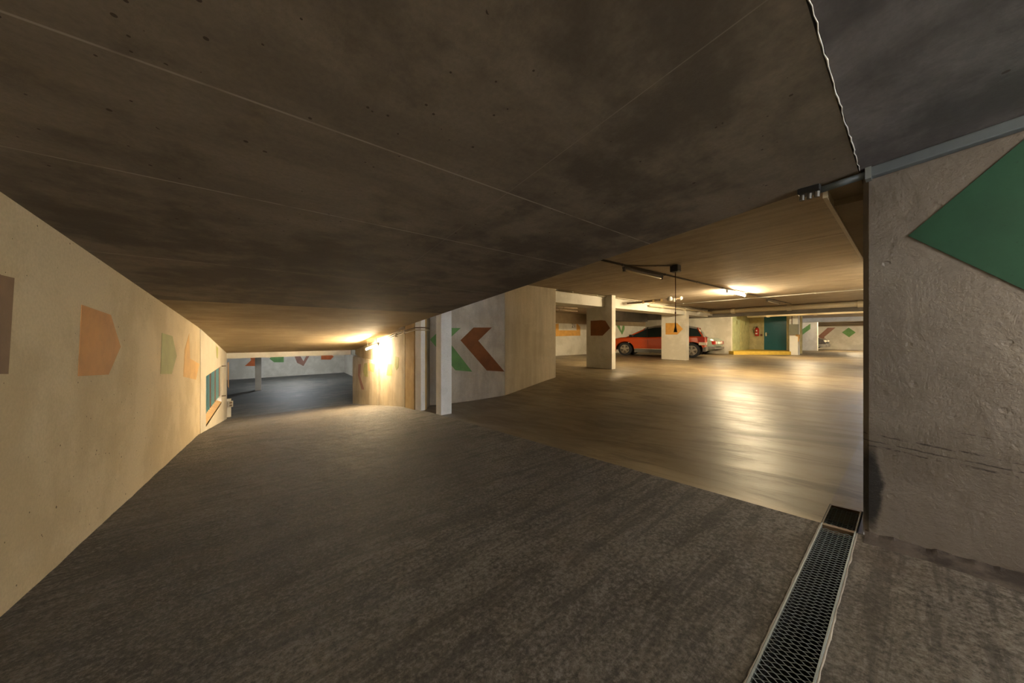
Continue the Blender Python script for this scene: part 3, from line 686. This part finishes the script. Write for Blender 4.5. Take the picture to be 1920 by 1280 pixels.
pipe('water_pipe', [(10.9, 5.80, 1.12), (13.0, 5.76, 1.14), (16.3, 5.70, 1.13)], 0.035, M['pipe_cream'], 'cream water pipe along the bay beam above the amber-arrow column', 'pipe', 3)
pipe('ceiling_pipe', [(6.2, 7.9, 1.05), (9.9, 8.3, 1.14)], 0.03, M['brown_pipe'], 'dark pipe crossing the bay behind the rust-arrow column', 'pipe', 2, group=None)
pipe('ceiling_pipe', [(6.2, 8.8, 1.14), (9.9, 8.3, 1.02)], 0.03, M['brown_pipe'], 'second dark pipe slanting below the first behind the rust-arrow column', 'pipe', 2)
for zz_, lb in ((0.92, 'lowest dark pipe along the far wall above the green diamond'), (1.06, 'middle dark pipe along the far wall'), (1.2, 'uppermost dark pipe along the far wall')):
    pipe('ceiling_pipe', [(34.6, 0.2, zz_), (34.6, 8, zz_)], 0.03, M['brown_pipe'], lb, 'pipe', 3)
# valve pipe with white fittings
vp = tag(empty('valve_pipe', (10.3, 5.2, 1.17)), 'stained brown pipe with white round fittings hanging near the hanging cord', 'pipe')
va, vb = Vector(on_y(1205, 566, 5.3)), Vector(on_y(1256, 561, 4.6))
o0 = Vector(vp.location)
MB().tube([va-o0, va.lerp(vb, .5)-o0+Vector((0, 0, .01)), vb-o0], 0.035, 10).build('pipe_run', M['brown_pipe'], vp, smooth=True)
for f_ in (0.02, 0.4, 0.7):
    c = va.lerp(vb, f_)-o0; d = (vb-va).normalized()*.03
    MB().tube([c-d, c+d], .048, 10).build('pipe_clip', M['ochre'], vp)
def ball(name, c, r, mat, parent):
    bm = bmesh.new(); bmesh.ops.create_uvsphere(bm, u_segments=14, v_segments=10, radius=r); me = bpy.data.meshes.new(name); bm.to_mesh(me); bm.free()
    me.materials.append(mat)
    for p in me.polygons: p.use_smooth = True
    o = bpy.data.objects.new(name, me); col.objects.link(o); o.location = c; o.parent = parent; return o
ball('white_fitting', vb-o0+Vector((0, 0, .02)), 0.075, M['pvc'], vp)
ball('white_fitting', vb-o0+Vector((.12, -.07, -.02)), 0.06, M['pvc'], vp)
e2 = Vector(on_y(1276, 559, 4.5)); ball('white_fitting', e2-o0, 0.065, M['pvc'], vp)
MB().tube([vb-o0, e2-o0], .03, 10).build('pipe_run', M['brown_pipe'], vp, smooth=True)
MB().tube([va-o0, (va-o0)+Vector((0.02, .55, .0))], .03, 10).build('pipe_run', M['brown_pipe'], vp, smooth=True)
# conduits along the top of the corridor wall
for k_, (dx, dz, lb) in enumerate(((0.0, -0.05, 'upper of the two conduits above the corridor lamp'), (0.02, -0.10, 'lower of the two conduits above the corridor wall'))):
    e = tag(empty('cable_conduit', (2.49, 6.6, zc(6.6)-.1)), lb, 'conduit'); o0 = Vector(e.location)
    pts = [Vector((2.50-dx*.3, y, zc(y)+dz+0.0)) for y in (9.6 if k_ else 8.45, 8.0, 7.4, 6.5)] + [Vector((2.56, 6.29, zc(6.5)+dz)), Vector((2.74, 6.38, zc(6.5)+dz)), Vector((2.98, 6.85, zc(6.5)+dz))]
    MB().tube([p-o0 for p in pts], 0.012, 8).build('pipe_run', M['brown_pipe'] if k_ == 0 else M['conduit'], e, smooth=True)
    for y in (7.1, 7.7): MB().box(-.02, .03, y-o0.y-.012, y-o0.y+.012, zc(y)+dz-o0.z-.02, zc(y)+dz-o0.z+.02).build('pipe_clip', M['conduit'], e)

# ---------------------------------------------------------------- tube lamps
def lamp(p0, p1, strength, color, label, body='fix', group='ceiling tube lamps', drop=0.055):
    p0, p1 = Vector(p0), Vector(p1); e = tag(empty('tube_lamp', p0), label, 'lamp', group)
    d = (p1-p0); Ln = d.length; dn = d.normalized(); side = dn.cross(Vector((0, 0, 1))).normalized(); upv = side.cross(dn)
    def bx(name, l0, l1, s0, s1, u0, u1, mat, bev=0):
        pts = [dn*l+side*s+upv*u for u in (u0, u1) for l, s in ((l0, s0), (l1, s0), (l1, s1), (l0, s1))]
        return MB().hexa(pts).build(name, mat, e, bevel=bev)
    bx('lamp_housing', -0.02, Ln+.02, -.03, .03, -.035, 0.0, M[body], .004)
    bx('end_cap', -0.02, 0.015, -.02, .02, -.085, -.03, M[body]); bx('end_cap', Ln-.015, Ln+.02, -.02, .02, -.085, -.03, M[body])
    if drop > .1: [bx('lamp_hanger', l, l+.02, -.005, .005, 0.0, drop, M['steel']) for l in (.15, Ln-.17)]
    mt = tubemat('lit_tube', color, strength) if strength else M['tube_off']
    MB().tube([dn*0.02-upv*0.062, dn*(Ln-.02)-upv*0.062], 0.014, 12).build('tube', mt, e, smooth=True)
    return e
lamp((2.28, 8.45, zc(8.45)-.17), (2.28, 9.65, zc(9.65)-.17), LAMP_MAIN, WARM, 'lit tube lamp in the ceiling corner of the descending ramp', drop=.165)
lamp((5.15, 3.22, 1.275), (6.5, 3.20, 1.275), 0, WARM, 'unlit tube lamp next to the black box with the hanging cord', body='fix_dark')
lamp((9.75, 3.02, 1.275), (11.2, 3.02, 1.275), LAMP_HALL, WARM, 'lit tube lamp on the hall ceiling, middle of the row')
lamp((13.5, 3.0, 1.275), (15.1, 3.0, 1.275), 0, WARM, 'unlit grey tube lamp behind the lit one, just before the thick pipe')
lamp((19.0, 3.0, 1.275), (20.4, 3.0, 1.275), FILL_FAR, WARM, 'unseen lit tube lamp added beyond the dark beam in front of the teal door')  # added out of view to light the door end of the hall
lamp((30.2, 2.2, 1.275), (31.6, 2.2, 1.275), FILL_FAR, WARM, 'farthest lit tube lamp, unseen and added near the green bar column')  # added behind the far beam to light the far wall
lamp((9.6, 6.8, 1.275), (10.9, 6.8, 1.275), FILL_FAR*.4, WARM, 'unseen lit tube lamp added behind the beam to brighten the parking bays')  # added out of sight to brighten the back wall of the bays
lamp((18.0, 6.0, 1.275), (19.3, 6.0, 1.275), FILL_FAR*.4, WARM, 'unseen lit tube lamp added behind the beam above the two parked cars')  # added out of sight to brighten the area around the cars
lamp((0.5, 19.5, -.305), (1.9, 19.5, -.305), FILL_LOW, COOL, 'unseen lit cool tube lamp added on the lower level ceiling')  # added where the header hides it, to light the lower level
lamp((1.97, -1.0, zc(-1.0)-.005), (1.97, -2.2, zc(-2.2)-.005), LAMP_REAR, NEUT, 'lit tube lamp on the ramp ceiling uphill of the grating')

# ---------------------------------------------------------------- pull switch
ps = tag(empty('pull_switch', (5.75, 2.58, 1.28)), 'black ceiling box with a long hanging pull cord', 'pull switch')
px_, py_ = 0, 0
MB().box(-.07, .07, -.07, .07, -.13, -.005).build('switch_box', M['black'], ps, bevel=.015)
MB().tube([(0, 0, -.13), (0.003, 0, -.6), (0, 0, -1.12)], .0065, 8).build('pull_cord', M['cord'], ps, smooth=True)
MB().tube([(0, 0, -1.02), (0, 0, -1.10), (0, 0, -1.20)], [.008, .012, .03], 12).build('handle', M['black'], ps, smooth=True)
MB().tube([(0, 0, -.84), (0, 0, -.87)], .012, 8).build('cord_joint', M['cord'], ps, smooth=True)
MB().tube([(-.07, .03, -.02), (-.45, .35, -.02), (-.8, .55, -.02)], .010, 8).build('feed_cable', M['fix_dark'], ps, smooth=True)

# ---------------------------------------------------------------- cars
def lerp_tab(tab, x):
    tab = sorted(tab)
    if x <= tab[0][0]: return tab[0][1]
    for (a, va_), (b, vb_) in zip(tab[:-1], tab[1:]):
        if x <= b: return va_+(vb_-va_)*(x-a)/(b-a)
    return tab[-1][1]
def car(name, label, sc, prof, gh, axles, wr_, W, paint_, roofmat, clad, loc, rz, kind):
    """x forward; prof: hood/belt/boot height table; gh: greenhouse height table; sc: (sx, sy, sz)"""
    e = tag(empty(name, loc, rz), label, 'car'); sx, sy, sz = sc
    xr, xf = prof[0][0], prof[-1][0]
    hw = W/2
    def wid(x):                     # plan taper at both ends
        t = max(0, (abs(x-(xf+xr)/2)-(xf-xr)/2*0.72)/((xf-xr)/2*0.28)); return hw*(1-0.16*t*t)
    R = wr_*1.16
    def zl(x):
        z = 0.19 + 0.10*max(0, (abs(x-(xf+xr)/2)-(xf-xr)/2+0.35)/0.35)
        for a in axles:
            if abs(x-a) < R: z = max(z, wr_+math.sqrt(max(0, R*R-(x-a)**2))*0.98)
        return z
    xs = sorted(set([round(xr+(xf-xr)*i/110, 4) for i in range(111)] + [a-R for a in axles] + [a+R for a in axles]))
    def section(mb, x, lo_, split=None):
        w_ = wid(x); top = lerp_tab(prof, x); z0 = zl(x); mid = min(max(0.55, z0+0.02), top-0.05); belt = top-0.09
        z0 = min(z0, top-.12)
        half = [(w_*0.93, z0), (w_, max(z0+.02, 0.40)), (w_*1.0, max(mid, z0+.04)), (w_*0.985, max(belt, z0+.06)), (w_*0.92, top-0.02), (w_*0.6, top+0.01), (0.001, top+0.02)]
        return [(x*sx, y*sy, z*sz) for y, z in half]+[(x*sx, -y*sy, z*sz) for y, z in reversed(half)]
    mb = MB(); rings = [section(mb, x, 0) for x in xs]; n = len(rings[0])
    for r in rings: mb.v += r
    for i in range(len(rings)-1):
        for k_ in range(n-1): mb.f.append([i*n+k_, i*n+k_+1, (i+1)*n+k_+1, (i+1)*n+k_]); mb.m.append(0)
    mb.f.append(list(range(n))); mb.m.append(0); mb.f.append([(len(rings)-1)*n+k_ for k_ in range(n)]); mb.m.append(0)
    mb.build('body', paint_, e, smooth=False)
    # glasshouse
    gx0, gx1 = gh[0][0], gh[-1][0]; gxs = lin(gx0, gx1, 40)
    def gsec(x, off=0.0):
        top = lerp_tab(gh, x)+off; b = lerp_tab(prof, x)-0.03; w_ = min(wid(x), hw)*0.93; k_ = (top-b)
        wt = w_*(1-0.20*min(1, max(0, k_)/0.45))
        return [(x*sx, (w_+off)*sy, b*sz), (x*sx, (wt+off+.01)*sy, (b+k_*0.86)*sz), (x*sx, (wt-0.10)*sy, top*sz), (x*sx, 0, (top+0.012)*sz), (x*sx, -(wt-0.10)*sy, top*sz), (x*sx, -(wt+off+.01)*sy, (b+k_*0.86)*sz), (x*sx, -(w_+off)*sy, b*sz)]
    mb = MB(); rs = [gsec(x) for x in gxs]; n = 7
    for r in rs: mb.v += r
    for i in range(len(rs)-1):
        for k_ in range(n-1): mb.f.append([i*n+k_, i*n+k_+1, (i+1)*n+k_+1, (i+1)*n+k_]); mb.m.append(0)
    mb.build('window_glass', M['glass'], e)
    ztop = max(z for _, z in gh)
    rx = [x for x in gxs if lerp_tab(gh, x) > ztop-0.16]
    mb = MB(); rs = [gsec(x, 0.018)[1:6] for x in rx]; n = 5
    for r in rs: mb.v += r
    for i in range(len(rs)-1):
        for k_ in range(n-1): mb.f.append([i*n+k_, i*n+k_+1, (i+1)*n+k_+1, (i+1)*n+k_]); mb.m.append(0)
    ro = mb.build('roof', roofmat, e)
    sm = ro.modifiers.new('s', 'SOLIDIFY'); sm.thickness = 0.02
    # pillars
    pil_x = {'suv': [(gx1-0.02, rx[-1]+0.02), (0.28, 0.30), (-0.62, -0.60), (-1.35, -1.30), (gx0+0.03, rx[0]-.02)], 'sedan': [(gx1-0.02, rx[-1]+.02), (0.0, 0.02), (-0.85, -0.85), (gx0+0.03, rx[0]-0.02)]}[kind]
    for s in (1, -1):
        for xb, xt in pil_x:
            a = gsec(xb, 0.012)[0]; b = gsec(xt, 0.012)[1]; c_ = gsec(xt, 0.012)[2]
            MB().tube([(a[0], a[1]*s, a[2]), (b[0], b[1]*s, b[2]), (c_[0], c_[1]*s, c_[2])], 0.028, 6).build('window_pillar', paint_ if xb in (gx1-.02, gx0+.03) else M['black'], e)
        # sill cladding and chrome strip
        x0_, x1_ = (axles[0]+R+.02)*sx, (axles[1]-R-.02)*sx
        MB().box(x0_, x1_, s*hw*sy*0.95, s*hw*sy*1.012, 0.19*sz, 0.36*sz).build('sill_trim', clad, e)
        MB().box(x0_+.02, x1_, s*hw*sy*1.0, s*hw*sy*1.02, 0.365*sz, 0.39*sz).build('chrome_strip', M['chrome'], e)
        for xd in (0.25, -0.62) if kind == 'suv' else (0.05, -0.85):
            MB().box(xd*sx, xd*sx+.008, s*hw*sy*0.99, s*hw*sy*1.003, 0.42*sz, 0.86*sz).build('door_gap', M['black'], e)
            MB().box((xd+.1)*sx, (xd+.28)*sx, s*hw*sy*0.98, s*hw*sy*1.018, 0.83*sz, 0.86*sz).build('door_handle', paint_, e)
        MB().box((gx1-.35)*sx, (gx1-.18)*sx, s*(hw*sy), s*(hw*sy+.19), (lerp_tab(prof, gx1)+.0)*sz, (lerp_tab(prof, gx1)+.12)*sz).build('side_mirror', paint_ if kind != 'suv' else M['black'], e, bevel=.03)
        for a in axles:
            we = MB(); y0, y1 = s*(hw*sy-.20), s*(hw*sy-.005)
            we.tube([(a*sx, y0, wr_*sz), (a*sx, y0*.98+y1*.02, wr_*sz), (a*sx, y1*.98+y0*.02, wr_*sz), (a*sx, y1, wr_*sz)], [wr_*sz*.93, wr_*sz, wr_*sz, wr_*sz*.93], 32)
            tyre = we.build('wheel', M['rubber'], e, smooth=False)
            rr = wr_*sz*0.66
            rm_ = MB(); rm_.tube([(a*sx, y1, wr_*sz), (a*sx, y1+s*.004, wr_*sz)], rr, 28).build('wheel_well_disc', M['fix_dark'], tyre)
            sp = MB()
            for q_ in range(5):
                an = q_*2*math.pi/5+.3; c_, s_2 = math.cos(an), math.sin(an); t_ = 0.035
                p = lambda r_, off: (a*sx+c_*r_-s_2*off, y1+s*.006, wr_*sz+s_2*r_+c_*off)
                sp.ext([p(0.03, t_), p(rr, t_*1.5), p(rr, -t_*1.5), p(0.03, -t_)], (0, s*.012, 0))
            for q_ in range(28):
                a0, a1 = q_*2*math.pi/28, (q_+1)*2*math.pi/28
                f_ = lambda r_, an: (a*sx+math.cos(an)*r_, y1+s*.006, wr_*sz+math.sin(an)*r_)
                sp.ext([f_(rr*.9, a0), f_(rr*1.02, a0), f_(rr*1.02, a1), f_(rr*.9, a1)], (0, s*.010, 0))
            sp.tube([(a*sx, y1, wr_*sz), (a*sx, y1+s*.022, wr_*sz)], .06, 12)
            sp.build('rim', M['chrome'], tyre)
    # bumpers and lights, following the plan taper
    def wrap(name, x_in, x_out, z0, z1, grow, mat, span=(0, 1)):
        mb = MB(); xs_ = lin(x_in, x_out, 6); prev = None
        for s in (1, -1):
            pts0 = []
            for x in xs_:
                w_ = wid(x)*sy+grow; pts0.append((x*sx, s*w_))
            for a_, b_ in zip(pts0[:-1], pts0[1:]):
                i0 = (a_[0], a_[1]-s*.06); i1 = (b_[0], b_[1]-s*.06)
                mb.hexa([(a_[0], a_[1], z0*sz), (b_[0], b_[1], z0*sz), (i1[0], i1[1], z0*sz), (i0[0], i0[1], z0*sz), (a_[0], a_[1], z1*sz), (b_[0], b_[1], z1*sz), (i1[0], i1[1], z1*sz), (i0[0], i0[1], z1*sz)])
        xe = x_out*sx; dx = 0.05 if x_out > 0 else -0.05; w_ = wid(x_out)*sy+grow
        mb.box(min(xe-dx*1.5, xe+dx), max(xe-dx*1.5, xe+dx), -w_, w_, z0*sz, z1*sz)
        return mb.build(name, mat, e, bevel=.015)
    wrap('rear_bumper', axles[0]-R-.02, xr, 0.30, 0.50 if kind == 'suv' else 0.47, .02, clad)
    wrap('front_bumper', axles[1]+R+.02, xf, 0.24, 0.46, .02, clad)
    w_ = wid(xr)*sy
    for s in (1, -1):
        zt = lerp_tab(prof, xr+.15)
        if kind == 'suv':
            MB().box((xr-.02)*sx, (xr+.30)*sx, s*(w_-.10), s*(w_+.085), 0.74*sz, 0.98*sz).build('tail_light', M['tail'], e, bevel=.02)
            MB().box((xr-.03)*sx, (xr+.20)*sx, s*(w_-.14), s*(w_+.080), 0.60*sz, 0.74*sz).build('tail_light_lens', M['lens'], e, bevel=.02)
        else:
            MB().box((xr-.02)*sx, (xr+.12)*sx, s*(w_-.36), s*(w_+.03), 0.56*sz, 0.76*sz).build('tail_light', M['tail'], e, bevel=.015)
            MB().box((xr-.035)*sx, (xr+.02)*sx, s*(w_-.34), s*(w_-.20), 0.60*sz, 0.74*sz).build('tail_light_lens', M['lens'], e, bevel=.01)
        MB().box((xf-.22)*sx, (xf+.02)*sx, s*(wid(xf)*sy-.32), s*(wid(xf)*sy+.03), 0.60*sz, 0.74*sz).build('headlight', M['lens'], e, bevel=.03)
    MB().box((xr-.045)*sx, (xr)*sx, -.26, .26, 0.60*sz, 0.71*sz).build('number_plate', M['label_white'], e)
    MB().box((xf-.01)*sx, (xf+.035)*sx, -.42, .42, 0.50*sz, 0.62*sz).build('grille', M['chrome'] if kind == 'sedan' else M['black'], e, bevel=.01)
    if kind == 'sedan': MB().box((xr-.07)*sx, (xr-.02)*sx, -w_*.95, w_*.95, .42*sz, .46*sz).build('chrome_strip', M['chrome'], e)
    # seats seen through the glass
    for x_, y_ in ((0.1, .38), (0.1, -.38), (-.8, .38), (-.8, -.38)):
        pass
    return e
suv_prof = [(-1.86, .78), (-1.84, .96), (-1.80, 1.04), (-1.2, 1.05), (0.4, 1.0), (1.05, 1.0), (1.5, .95), (1.85, .86), (1.98, .74), (2.04, .60)]
suv_gh = [(-1.83, .98), (-1.77, 1.20), (-1.62, 1.42), (-1.2, 1.53), (-.5, 1.57), (0, 1.545), (.35, 1.46), (.75, 1.24), (1.18, .985)]
sed_prof = [(-2.36, .70), (-2.32, .84), (-2.2, .90), (-1.5, .93), (0, .90), (1.0, .90), (1.8, .86), (2.2, .80), (2.3, .66)]
sed_gh = [(-1.62, .90), (-1.15, 1.28), (-.9, 1.38), (-.4, 1.42), (.1, 1.41), (.4, 1.34), (.98, .88)]
car('parked_car', 'orange-red crossover car with silver roof, parked behind the amber-arrow column', (1.17, .96, 1.0), suv_prof, suv_gh, (-1.42, 1.23), .345, 1.78, M['car_red'], M['car_roof'], M['car_clad'],
    (16.24, 8.22, -1.0), math.radians(106.3), 'suv')
car('parked_car', 'grey-green saloon car seen from behind, right of the red car', (1.0, .96, 1.0), sed_prof, sed_gh, (-1.35, 1.42), .31, 1.70, M['car_green'], M['car_green'], M['car_clad'],
    (20.0, 8.98, -1.0), math.radians(90), 'sedan')
car('parked_car', 'dark brown car whose nose shows beside the far column', (1.0, 1.0, 1.0), suv_prof, suv_gh, (-1.37, 1.23), .33, 1.78, M['car_dark'], M['car_dark'], M['car_clad'],
    (32.55, 5.75, -1.0), math.radians(-90), 'suv')
